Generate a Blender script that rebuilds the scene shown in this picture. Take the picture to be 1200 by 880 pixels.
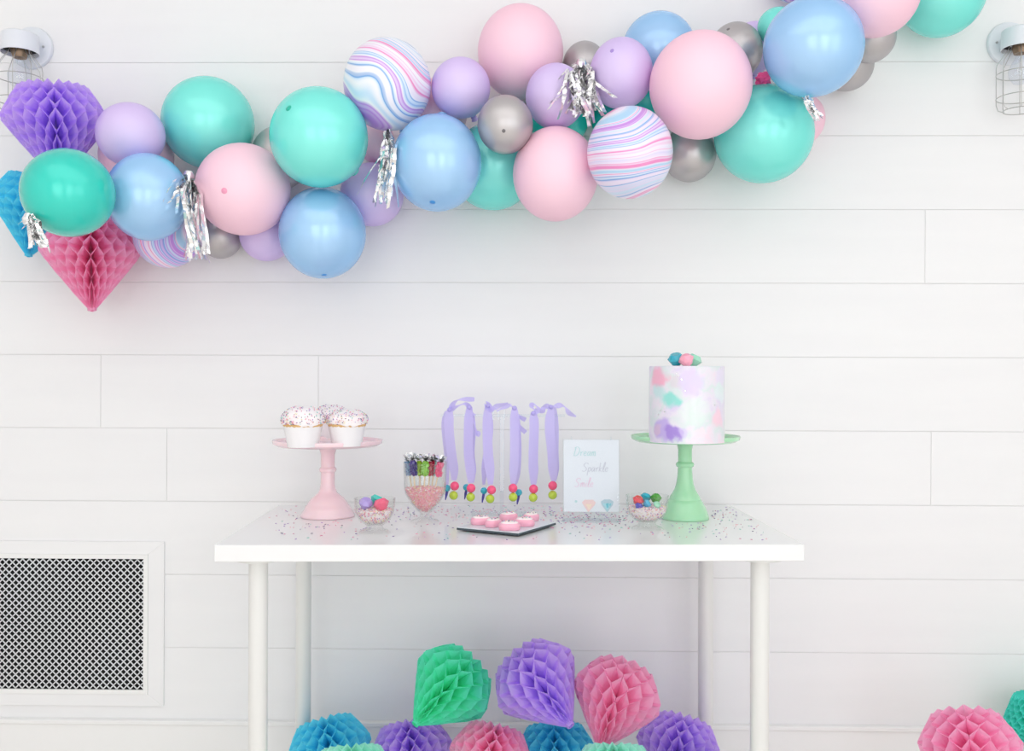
import bpy, bmesh, math, random
from mathutils import Vector, Matrix
for o in list(bpy.data.objects): bpy.data.objects.remove(o)
random.seed(7)
S = bpy.context.scene
COL = S.collection

# ---------------------------------------------------------------- camera
F = 1130.0
CZ = 1.078
YAW = math.radians(0.87); ROLL = math.radians(0.21)
fw = Vector((-math.sin(YAW), math.cos(YAW), 0)); r0 = Vector((math.cos(YAW), math.sin(YAW), 0)); u0 = Vector((0, 0, 1))
cr = r0*math.cos(ROLL)+u0*math.sin(ROLL); cu = u0*math.cos(ROLL)-r0*math.sin(ROLL)
cam = bpy.data.cameras.new('camera'); camo = bpy.data.objects.new('camera', cam); COL.objects.link(camo)
cam.sensor_width = 36; cam.lens = F/1200*36; cam.clip_start = .05
M3 = Matrix((cr, cu, -fw)).transposed()
camo.matrix_world = Matrix.Translation((0, 0, CZ)) @ M3.to_4x4()
S.camera = camo

# ---------------------------------------------------------------- world, lights, exposure
w = bpy.data.worlds.new('world'); S.world = w; w.use_nodes = True
w.node_tree.nodes['Background'].inputs[0].default_value = (.85, .92, 1, 1)
w.node_tree.nodes['Background'].inputs[1].default_value = 1.0
S.view_settings.view_transform = 'Standard'; S.view_settings.look = 'None'
S.view_settings.gamma = 1; S.view_settings.use_curve_mapping = False
S.view_settings.exposure = -1.35
S.cycles.transparent_max_bounces = 40; S.cycles.max_bounces = 16; S.cycles.diffuse_bounces = 10; S.cycles.transmission_bounces = 12
def area(name, loc, rot, sx, sy, e, col=(1, 1, 1)):
    l = bpy.data.lights.new(name, 'AREA'); l.shape = 'RECTANGLE'; l.size = sx; l.size_y = sy; l.energy = e; l.color = col
    o = bpy.data.objects.new(name, l); COL.objects.link(o); o.location = loc; o.rotation_euler = rot; return o
RX = 2.75; LX = -2.75; WY = 2.62; BY = -2.6; RZ = 2.75
area('window_light_right', (RX+.02, -1.15, 1.45), (0, math.radians(90), 0), 2.1, 2.3, 66, (.95, .975, 1))
area('window_light_behind', (-1.0, BY-.02, 1.25), (math.radians(90), 0, 0), 1.9, 2.4, 82, (1, .985, .97))
area('window_light_behind_right', (1.5, BY-.02, 1.25), (math.radians(90), 0, 0), 1.5, 2.4, 76, (.97, .985, 1))
area('ceiling_fill_light', (0, .6, RZ-.03), (0, 0, 0), 3.6, 1.8, 37, (1, .995, .99))  # unseen overhead fill, added to brighten the tabletop and balloon tops

# ---------------------------------------------------------------- pixel geometry
def ray(px, py): return fw + cr*((px-600)/F) + cu*((440-py)/F)
def P(px, py, Y):
    d = ray(px, py); return Vector((0, 0, CZ))+d*(Y/d.y)
def Z(px, py, z):
    d = ray(px, py); return Vector((0, 0, CZ))+d*((z-CZ)/d.z)
def dep(v): return (Vector(v)-Vector((0, 0, CZ))).dot(fw)
def proj(v):
    q = Vector(v)-Vector((0, 0, CZ)); d = q.dot(fw); return 600+F*q.dot(cr)/d, 440-F*q.dot(cu)/d

# ---------------------------------------------------------------- materials
def lin(c):
    return tuple(((x/255)/12.92 if x/255 <= .04045 else (((x/255)+.055)/1.055)**2.4) for x in c)+(1,)
def mat(name, c, rough=.5, metal=0, **k):
    m = bpy.data.materials.new(name); m.use_nodes = True; b = m.node_tree.nodes['Principled BSDF']
    b.inputs['Base Color'].default_value = lin(c); b.inputs['Roughness'].default_value = rough; b.inputs['Metallic'].default_value = metal
    for key, v in k.items():
        b.inputs[{'coat': 'Coat Weight', 'trans': 'Transmission Weight', 'ior': 'IOR', 'sss': 'Subsurface Weight', 'sheen': 'Sheen Weight', 'alpha': 'Alpha', 'coatr': 'Coat Roughness', 'spec': 'Specular IOR Level'}[key]].default_value = v
    return m
def N(m, t, **k):
    n = m.node_tree.nodes.new(t)
    for a, v in k.items(): setattr(n, a, v)
    return n
def L(m, a, b): m.node_tree.links.new(a, b)
def bsdf(m): return m.node_tree.nodes['Principled BSDF']
def grain(m, c, c2, scale=30, bump=.0, stretch=(1, 1, 1), dist=.002):
    tc = N(m, 'ShaderNodeTexCoord'); mp = N(m, 'ShaderNodeMapping'); mp.inputs['Scale'].default_value = stretch
    no = N(m, 'ShaderNodeTexNoise'); no.inputs['Scale'].default_value = scale; no.inputs['Detail'].default_value = 4
    mx = N(m, 'ShaderNodeMix', data_type='RGBA'); mx.inputs[6].default_value = lin(c); mx.inputs[7].default_value = lin(c2)
    L(m, tc.outputs['Object'], mp.inputs[0]); L(m, mp.outputs[0], no.inputs['Vector']); L(m, no.outputs[0], mx.inputs[0]); L(m, mx.outputs[2], bsdf(m).inputs['Base Color'])
    if bump:
        bp = N(m, 'ShaderNodeBump'); bp.inputs['Strength'].default_value = bump; bp.inputs['Distance'].default_value = dist
        L(m, no.outputs[0], bp.inputs['Height']); L(m, bp.outputs[0], bsdf(m).inputs['Normal'])
    return m
paint = grain(mat('white_wall_paint', (238, 238, 238), .5), (241, 241, 241), (235, 235, 236), 6, .05, (.3, 1, 3))
trimp = mat('white_trim_paint', (240, 240, 239), .4)
gapm = mat('wall_backing', (236, 236, 236), .8)
ceilm = mat('ceiling_paint', (244, 244, 244), .9)
floorm = grain(mat('floor_wood', (240, 236, 230), .45), (243, 239, 234), (234, 228, 221), 4, 0, (.5, 6, 1))
tablem = mat('white_laminate', (234, 234, 234), .3, 0, coat=.8, coatr=.15)
legm = mat('white_powder_coat', (229, 229, 226), .3)
blackm = mat('duct_shade_black', (8, 9, 12), .9)
grillem = mat('grille_metal', (228, 230, 233), .4)
capm = mat('white_enamel', (226, 230, 236), .3)
steelm = mat('galvanised_steel', (190, 190, 188), .3, .85)
darksteel = mat('dark_socket_inside', (60, 62, 64), .5, .5)
brassm = mat('brass_socket', (140, 118, 98), .35, .8)
def acrylic(name, c=(250, 252, 255), mixf=.5):
    m = bpy.data.materials.new(name); m.use_nodes = True; nt = m.node_tree
    b = bsdf(m); b.inputs['Base Color'].default_value = lin(c); b.inputs['Roughness'].default_value = .05
    tr = N(m, 'ShaderNodeBsdfTransparent'); tr.inputs[0].default_value = lin(c)
    lw = N(m, 'ShaderNodeLayerWeight'); lw.inputs[0].default_value = .5
    pw = N(m, 'ShaderNodeMath', operation='POWER'); pw.inputs[1].default_value = 3.5; L(m, lw.outputs['Facing'], pw.inputs[0])
    fr = N(m, 'ShaderNodeMapRange'); fr.inputs[3].default_value = .035; fr.inputs[4].default_value = mixf; L(m, pw.outputs[0], fr.inputs[0])
    gl = N(m, 'ShaderNodeBsdfGlossy'); gl.inputs['Roughness'].default_value = .03
    mx = N(m, 'ShaderNodeMixShader'); L(m, fr.outputs[0], mx.inputs[0]); L(m, tr.outputs[0], mx.inputs[1]); L(m, gl.outputs[0], mx.inputs[2])
    L(m, mx.outputs[0], nt.nodes['Material Output'].inputs[0]); return m
acrm = acrylic('clear_acrylic', (251, 253, 254), .3)
glassm = acrylic('clear_glass', (252, 253, 252), .8)
bulbm = acrylic('clear_bulb_glass')
foilm = mat('silver_foil', (252, 252, 252), .25, 1)
slatem = mat('dark_slate_edge', (70, 82, 90), .5)
platem = mat('pale_plate_glaze', (222, 228, 234), .25)
pinkglaze = mat('pink_milk_glass', (245, 214, 221), .22, 0, coat=.5, sss=.1)
mintglaze = mat('mint_milk_glass', (170, 226, 184), .22, 0, coat=.5, sss=.1)
paperm = mat('white_paper_wrapper', (240, 238, 240), .7)
crumbm = grain(mat('golden_cake_crumb', (232, 196, 130), .9), (240, 210, 150), (205, 150, 90), 200, .3)
frostm = grain(mat('white_frosting', (250, 246, 246), .5), (252, 249, 249), (244, 236, 238), 80, .3)

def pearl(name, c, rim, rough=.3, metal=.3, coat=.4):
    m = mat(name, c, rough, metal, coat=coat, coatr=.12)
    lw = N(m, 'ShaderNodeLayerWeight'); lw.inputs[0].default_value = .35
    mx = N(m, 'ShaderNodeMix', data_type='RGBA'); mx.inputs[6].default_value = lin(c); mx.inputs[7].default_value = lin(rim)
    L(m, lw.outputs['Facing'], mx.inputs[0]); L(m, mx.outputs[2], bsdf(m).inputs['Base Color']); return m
BM = {
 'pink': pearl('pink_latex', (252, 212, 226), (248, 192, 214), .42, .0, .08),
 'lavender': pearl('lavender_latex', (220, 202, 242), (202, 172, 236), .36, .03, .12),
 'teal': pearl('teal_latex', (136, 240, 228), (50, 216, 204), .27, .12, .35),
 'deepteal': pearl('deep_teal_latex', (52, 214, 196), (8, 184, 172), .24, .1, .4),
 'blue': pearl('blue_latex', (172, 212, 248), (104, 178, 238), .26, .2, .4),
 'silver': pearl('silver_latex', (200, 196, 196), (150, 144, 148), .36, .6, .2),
}
def marble(name, seed, white, rot, scale=9.0, mz=1):
    m = mat(name, (235, 230, 245), .3, 0, coat=.35, coatr=.15)
    tc = N(m, 'ShaderNodeTexCoord'); mp = N(m, 'ShaderNodeMapping'); mp.inputs['Scale'].default_value = (8.5, 8.5, 8.5*mz); mp.inputs['Rotation'].default_value = rot; mp.inputs['Location'].default_value = (seed, seed*.7, 0)
    no = N(m, 'ShaderNodeTexNoise'); no.inputs['Scale'].default_value = .62; no.inputs['Detail'].default_value = .4
    vm = N(m, 'ShaderNodeVectorMath', operation='MULTIPLY_ADD'); vm.inputs[1].default_value = (1.5, 1.5, 1.5)
    sp = N(m, 'ShaderNodeSeparateXYZ')
    n1 = N(m, 'ShaderNodeTexNoise', noise_dimensions='1D'); n1.inputs['Scale'].default_value = scale*.42; n1.inputs['Detail'].default_value = 2.5
    cr_ = N(m, 'ShaderNodeValToRGB'); e = cr_.color_ramp
    cols = [(.0, (120, 170, 232)), (.34, (176, 214, 242)), (.39, (238, 234, 248)), (.43, (236, 122, 190)), (.455, (240, 232, 248)), (.50, white), (.535, (96, 160, 224)), (.555, (206, 226, 248)), (.60, white), (.635, (196, 130, 222)), (.66, (232, 212, 244)), (.72, (228, 120, 196)), (.8, (180, 150, 228))]
    while len(e.elements) < len(cols): e.elements.new(.5)
    for el, (p, c) in zip(e.elements, cols): el.position = p; el.color = lin(c)
    L(m, tc.outputs['Object'], mp.inputs[0]); L(m, mp.outputs[0], no.inputs['Vector']); L(m, no.outputs['Color'], vm.inputs[0]); L(m, mp.outputs[0], vm.inputs[2])
    L(m, vm.outputs[0], sp.inputs[0]); L(m, sp.outputs[2], n1.inputs['W']); L(m, n1.outputs[0], cr_.inputs[0]); L(m, cr_.outputs[0], bsdf(m).inputs['Base Color'])
    return m
BM['marble_a'] = marble('marbled_latex_white', 1.3, (246, 244, 250), (.2, -.5, 0), 7)
BM['marble_b'] = marble('marbled_latex_swirl', 4.4, (232, 220, 246), (.3, -.3, 0), 8, -1)
BM['marble_c'] = marble('marbled_latex_lilac', 8.1, (190, 160, 230), (0, 1.5, 0), 9)
BM['marble_d'] = marble('marbled_latex_navy', 11.0, (120, 140, 210), (0, .4, 0), 9)

def tissue(name, c):
    m = bpy.data.materials.new(name); m.use_nodes = True; nt = m.node_tree; b = bsdf(m)
    b.inputs['Base Color'].default_value = lin(c); b.inputs['Roughness'].default_value = .75; b.inputs['Specular IOR Level'].default_value = .05
    tl = N(m, 'ShaderNodeBsdfTranslucent'); tl.inputs[0].default_value = lin(c)
    mx = N(m, 'ShaderNodeMixShader'); mx.inputs[0].default_value = .55
    L(m, b.outputs[0], mx.inputs[1]); L(m, tl.outputs[0], mx.inputs[2]); L(m, mx.outputs[0], nt.nodes['Material Output'].inputs[0]); return m
TM = {'purple': tissue('purple_tissue', (226, 198, 255)), 'pink': tissue('pink_tissue', (255, 198, 228)), 'blue': tissue('blue_tissue', (124, 236, 253)),
      'green': tissue('green_tissue', (122, 248, 218)), 'teal': tissue('teal_tissue', (104, 238, 226)), 'mint': tissue('mint_tissue', (196, 252, 240)), 'sky': tissue('sky_tissue', (140, 205, 235))}

# ---------------------------------------------------------------- mesh builder
class MB:
    def __init__(s): s.v = []; s.f = []; s.mi = []; s.cur = 0
    def add(s, vs, fs, M=None):
        b = len(s.v)
        for v in vs:
            v = Vector(v); s.v.append(M @ v if M else v)
        for f in fs: s.f.append([b+i for i in f]); s.mi.append(s.cur)
        return s
    def box(s, a, b, M=None):
        x0, y0, z0 = a; x1, y1, z1 = b
        return s.add([(x0, y0, z0), (x1, y0, z0), (x1, y1, z0), (x0, y1, z0), (x0, y0, z1), (x1, y0, z1), (x1, y1, z1), (x0, y1, z1)],
                     [(0, 3, 2, 1), (4, 5, 6, 7), (0, 1, 5, 4), (1, 2, 6, 5), (2, 3, 7, 6), (3, 0, 4, 7)], M)
    def lathe(s, prof, n=32, M=None, close=True):
        vs = []; fs = []; k = len(prof)
        for i in range(n):
            a = 2*math.pi*i/n
            for r, z in prof: vs.append((r*math.cos(a), r*math.sin(a), z))
        for i in range(n):
            j = (i+1) % n
            for q in range(k-1):
                fs.append((i*k+q, j*k+q, j*k+q+1, i*k+q+1))
        s.add(vs, fs, M); return s
    def tube(s, pts, r, n=8, M=None, closed=False, cap=True):
        pts = [Vector(p) for p in pts]; vs = []; fs = []; up = None; m = len(pts)
        for i, p in enumerate(pts):
            if closed: t = (pts[(i+1) % m]-pts[i-1]).normalized()
            else: t = (pts[min(i+1, m-1)]-pts[max(i-1, 0)]).normalized()
            if up is None:
                up = Vector((0, 0, 1)) if abs(t.z) < .9 else Vector((1, 0, 0))
            a = t.cross(up).normalized(); b = a.cross(t).normalized(); up = b
            rr = r[i] if isinstance(r, (list, tuple)) else r
            for k in range(n):
                th = 2*math.pi*k/n; vs.append(p+a*(rr*math.cos(th))+b*(rr*math.sin(th)))
        for i in range(m if closed else m-1):
            j = (i+1) % m
            for k in range(n): fs.append((i*n+k, i*n+(k+1) % n, j*n+(k+1) % n, j*n+k))
        if cap and not closed: fs.append(tuple(range(n-1, -1, -1))); fs.append(tuple((m-1)*n+k for k in range(n)))
        return s.add(vs, fs, M)
    def ball(s, c, r, n=12, k=8, sc=(1, 1, 1)):
        prof = [(r*math.sin(math.pi*i/k), -r*math.cos(math.pi*i/k)) for i in range(k+1)]
        prof[0] = (1e-5, prof[0][1]); prof[-1] = (1e-5, prof[-1][1])
        return s.lathe(prof, n, Matrix.Translation(c) @ Matrix.Diagonal((*sc, 1)))
    def mesh(s, name, mats, smooth=True, bevel=0):
        me = bpy.data.meshes.new(name); me.from_pydata([tuple(v) for v in s.v], [], s.f)
        if not isinstance(mats, (list, tuple)): mats = [mats]
        for m in mats: me.materials.append(m)
        if len(mats) > 1: me.polygons.foreach_set('material_index', s.mi)
        bm = bmesh.new(); bm.from_mesh(me)
        bmesh.ops.remove_doubles(bm, verts=bm.verts, dist=1e-6)
        if bevel: bmesh.ops.bevel(bm, geom=list(bm.edges), offset=bevel, segments=1, affect='EDGES', profile=.5)
        if smooth != 'raw': bmesh.ops.recalc_face_normals(bm, faces=bm.faces)
        bm.to_mesh(me); bm.free()
        if smooth is True:
            me.polygons.foreach_set('use_smooth', [True]*len(me.polygons))
            try: me.set_sharp_from_angle(angle=math.radians(40))
            except Exception: pass
        return me
def link(o, parent=None, loc=None, rot=None):
    COL.objects.link(o)
    if parent: o.parent = parent
    if loc is not None: o.location = loc
    if rot is not None: o.rotation_euler = rot
    return o
def part(name, mb, m, parent=None, loc=None, rot=None, smooth=True, bevel=0, label=None):
    me = mb.mesh(name, m, smooth, bevel) if isinstance(mb, MB) else mb
    o = link(bpy.data.objects.new(name, me), parent, loc, rot)
    if label: o['label'] = label
    return o
def tag(o, label, cat, group=None, kind=None):
    o['label'] = label; o['category'] = cat
    if group: o['group'] = group
    if kind: o['kind'] = kind
    return o
def thing(name, label, cat, loc, rot=(0, 0, 0), group=None):
    o = link(bpy.data.objects.new(name, None), None, loc, rot); o.empty_display_size = .03
    return tag(o, label, cat, group)
def struct(name, mb, m, smooth=False, bevel=0):
    o = part(name, mb, m, smooth=smooth, bevel=bevel); o['kind'] = 'structure'; return o

# ---------------------------------------------------------------- the room
wb = struct('wall_back', MB().box((LX, WY+.0025, 0), (RX, WY+.12, RZ)), gapm)
rows_px = [-13+.0, 73, 159.1, 245.2, 331.3, 417.4, 503.5, 589.6, 675.7, 761.8]
pitch = (P(600, 73, WY).z-P(600, 761.8, WY).z)/8
z0 = P(600, 761.8, WY).z
zs = [z0+pitch*k for k in range(-2, 12)]
joints = {3: [118, 373], 2: [195.5, 1091], 5: [1084], 7: [-300, 1500], 0: [1290], 1: [-150, 1330]}
def xat(px, z): return P(px, 441-(z-CZ)*F/WY, WY).x
g = .0009
for k in range(-1, 10):
    a, b = z0+pitch*(k-0), z0+pitch*(k+1)
    a += g; b -= g
    if k == -1: a = .02
    b = min(b, RZ-.001)
    if a >= b: continue
    xs = [LX]+sorted(xat(q, (a+b)/2) for q in joints.get({-1: 0}.get(k, k), []))+[RX]
    # row index: 0 is the row just above the lowest visible joint line
    for x0, x1 in zip(xs, xs[1:]):
        part('plank', MB().box((x0+g*.5, WY, a), (x1-g*.5, WY+.0024, b)), paint, wb, smooth=False, bevel=.0006)
struct('floor', MB().box((LX-.1, BY-.1, -.1), (RX+.1, WY+.12, 0)), floorm)
struct('ceiling', MB().box((LX-.1, BY-.1, RZ), (RX+.1, WY+.12, RZ+.1)), ceilm)
struct('wall_left', MB().box((LX-.1, BY, 0), (LX, WY+.12, RZ)), paint)
mb = MB(); y0, y1, za, zb = -2.3, 0.0, .4, 2.5
mb.box((RX, BY, 0), (RX+.1, WY+.12, za)); mb.box((RX, BY, zb), (RX+.1, WY+.12, RZ)); mb.box((RX, BY, za), (RX+.1, y0, zb)); mb.box((RX, y1, za), (RX+.1, WY+.12, zb))
struct('wall_right', mb, paint)
mb = MB()
for x0, x1 in ((-1.95, -.05), (.75, 2.25)): pass
mb.box((LX, BY-.1, 0), (RX, BY, .05)); mb.box((LX, BY-.1, 2.5), (RX, BY, RZ))
for a, b in ((LX, -1.95), (-.05, .75), (2.25, RX)): mb.box((a, BY-.1, .05), (b, BY, 2.5))
struct('wall_rear', mb, paint)
def window(n, c, along, wd, h=1.05):
    # frame of four members and a mullion, set on the inner wall face
    mb = MB()
    for s in (-1, 1):
        mb.box((s*wd/2-.03, -.03, -h), (s*wd/2+.03, 0, h)); mb.box((-wd/2-.03, -.03, s*h-.03), (wd/2+.03, 0, s*h+.03))
    mb.box((-.02, -.02, -h), (.02, 0, h)); mb.box((-wd/2, -.02, -.015), (wd/2, 0, .015))
    o = struct('window_%d' % n, mb, trimp); o.location = c; o.rotation_euler = (0, 0, along)
window(1, (RX, -1.15, 1.45), -math.pi/2, 2.3); window(2, (-1.0, BY, 1.275), math.pi, 1.9, 1.225); window(3, (1.5, BY, 1.275), math.pi, 1.5, 1.225)
zb0 = P(600, 845.5, WY).z
bb = MB().box((LX, WY-.014, 0), (RX, WY-.0002, zb0-.012)); struct('baseboard_back', bb, trimp, bevel=.001)
struct('trim_1', MB().box((LX, WY-.02, zb0-.012), (RX, WY-.0002, zb0)), trimp, bevel=.002)

# ---------------------------------------------------------------- return-air vent
def vent():
    p0 = P(192.6, 827, WY); p1 = P(192.6, 634.5, WY); q0 = P(169, 807.5, WY); q1 = P(169, 654.5, WY)
    xl = P(-160, 700, WY).x; X1 = p0.x; ZA, ZB = p0.z, p1.z
    x1 = q0.x; za, zb = q0.z, q1.z; xa = xl+(X1-x1); Y = WY-.0004
    t = thing('air_vent', 'white framed return air grille with black holes low on the left wall', 'vent', (xl, Y, ZA))
    o = Vector((xl, Y, ZA))
    def loc(a, b): return tuple(Vector(a)-o), tuple(Vector(b)-o)
    part('backing', MB().box(*loc((xa-.005, Y-.002, za-.005), (x1+.005, Y, zb+.005))), blackm, t, smooth=False)  # flat black sheet, its colour stands in for the shade inside the duct
    fr = MB()
    def mitre(c, yy, yb):  # trapezoid board c = four corners in x,z
        vs = [(x-o.x, yy-o.y, z-o.z) for x, z in c]+[(x-o.x, yb-o.y, z-o.z) for x, z in c]
        fr.add(vs, [(0, 1, 2, 3), (7, 6, 5, 4), (0, 4, 5, 1), (1, 5, 6, 2), (2, 6, 7, 3), (3, 7, 4, 0)])
    out = [(xl, ZA), (X1, ZA), (X1, ZB), (xl, ZB)]; inn = [(xa, za), (x1, za), (x1, zb), (xa, zb)]
    lip = [(x+d*.012, z+e*.012) for (x, z), (d, e) in zip(inn, ((-1, -1), (1, -1), (1, 1), (-1, 1)))]
    for i in range(4):
        j = (i+1) % 4
        fr.cur = 0
        fr.v = fr.v; mb = fr
        fr = MB(); mitre([out[i], out[j], lip[j], lip[i]], Y-.006, Y); part('frame_board', fr, paint, t, smooth=False, bevel=.0008)
        fr = MB(); mitre([lip[i], lip[j], inn[j], inn[i]], Y-.009, Y-.003); part('frame_lip', fr, trimp, t, smooth=False, bevel=.0006)
    gr = MB(); s2 = math.sqrt(.5); pt = 5.66*WY/F; hw = .00145; W_ = x1-xa; H_ = zb-za
    for sg in (1, -1):
        k = 0; c = -H_ if sg == 1 else 0
        while c < W_+H_:
            # line x = c + z (sg=1) or x = c - z (sg=-1), clipped to rectangle
            za_, zb_ = 0, H_
            if sg == 1: za_ = max(0, -c); zb_ = min(H_, W_-c)
            else: za_ = max(0, c-W_); zb_ = min(H_, c)
            if zb_-za_ > .003:
                A = Vector((xa+c+sg*za_, Y-.006, za+za_))-o; B = Vector((xa+c+sg*zb_, Y-.006, za+zb_))-o
                n = Vector((-(B-A).z, 0, (B-A).x)).normalized()*hw; d = Vector((0, .0016, 0))
                gr.add([A-n, B-n, B+n, A+n, A-n+d, B-n+d, B+n+d, A+n+d], [(0, 1, 2, 3), (0, 4, 5, 1), (3, 2, 6, 7)])
            c += pt/s2
    g_ = part('grille', gr, grillem, t, smooth='raw'); g_['kind'] = 'stuff'
vent()

# ---------------------------------------------------------------- wall lamps
def sconce(cx, cy, label, turn):
    c = P(cx, cy, WY); t = thing('wall_lamp', label, 'lamp', (c.x, WY-.0005, c.z), group='caged wall lamps')
    R90 = Matrix.Rotation(math.radians(90), 4, 'X')
    part('wall_plate', MB().lathe([(1e-4, 0), (.0575, 0), (.0585, .004), (.056, .010), (.048, .0135), (1e-4, .0135)], 40, R90), capm, t)
    for s in (-1, 1): part('screw', MB().lathe([(1e-4, .0135), (.0035, .0135), (.003, .016), (1e-4, .0165)], 10, R90), steelm, t, (s*.036, 0, 0))
    ax = -.068; cz_ = -.013
    part('arm', MB().tube([(0, -.012, 0), (0, -.03, 0), (0, ax, 0)], .02, 16), capm, t)
    part('cap', MB().lathe([(1e-4, .030), (.04, .030), (.046, .026), (.048, .0), (.048, -.022), (.0465, -.0225), (.0445, 0), (.043, .022), (1e-4, .025)], 40), capm, t, (0, ax, cz_))
    part('socket', MB().lathe([(1e-4, .01), (.02, .01), (.022, -.02), (.017, -.035), (.015, -.035), (1e-4, -.03)], 24), brassm, t, (0, ax, cz_))
    part('reflector', MB().lathe([(.03, .018), (.043, -.012), (.041, -.012), (.028, .018)], 30), darksteel, t, (0, ax, cz_))
    part('bulb', MB().lathe([(.012, -.033), (.013, -.045), (.022, -.06), (.03, -.08), (.028, -.098), (.018, -.112), (1e-4, -.116)], 24), bulbm, t, (0, ax, cz_))
    wm = MB().tube([(.022, 0, -.004), (.030, 0, -.022), (.0555, 0, -.058), (.0575, 0, -.07), (.0575, 0, -.165), (.053, 0, -.18), (.042, 0, -.184)], .0011, 6).mesh('wire', steelm)
    for k in range(8):
        o = part('wire', wm, None, t, (0, ax, cz_), (0, 0, turn+k*math.pi/4))
    for rr, zz in ((.0582, -.088), (.0582, -.15), (.042, -.184)):
        part('ring', MB().tube([(rr*math.cos(a*math.pi/16), rr*math.sin(a*math.pi/16), zz) for a in range(32)], .0012, 6, closed=True), steelm, t, (0, ax, cz_))
sconce(38.5, 57, 'white caged wall lamp at the top left above the purple honeycomb', .2)
sconce(1181, 52, 'white caged wall lamp at the top right clear of the balloons', .35)

# ---------------------------------------------------------------- table
TZ = .734
TA = math.radians(2.39)
FT = Z(599.7, 638.4, TZ); tx = Vector((math.cos(TA), math.sin(TA), 0)); tn = Vector((-math.sin(TA), math.cos(TA), 0))
t = thing('table', 'long narrow white party table with round legs against the white wall', 'table', FT-Vector((0, 0, TZ)), (0, 0, TA))
part('tabletop', MB().box((-.6, 0, TZ-.034), (.6, .6, TZ)), tablem, t, smooth=False, bevel=.0012)
lm = MB().lathe([(1e-4, 0), (.018, 0), (.0195, .003), (.0195, TZ-.034-.006), (1e-4, TZ-.04)], 32).mesh('leg', legm)
pm = MB().lathe([(1e-4, TZ-.04), (.045, TZ-.04), (.045, TZ-.0345), (1e-4, TZ-.0345)], 32).mesh('mounting_plate', legm)
for x in (-.524, .524):
    for y in (.055, .553):
        o = part('leg', lm, None, t, (x, y, 0)); part('mounting_plate', pm, None, o)
def T(u, v, z=TZ): return FT+tx*u+tn*v+Vector((0, 0, z-TZ))

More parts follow.
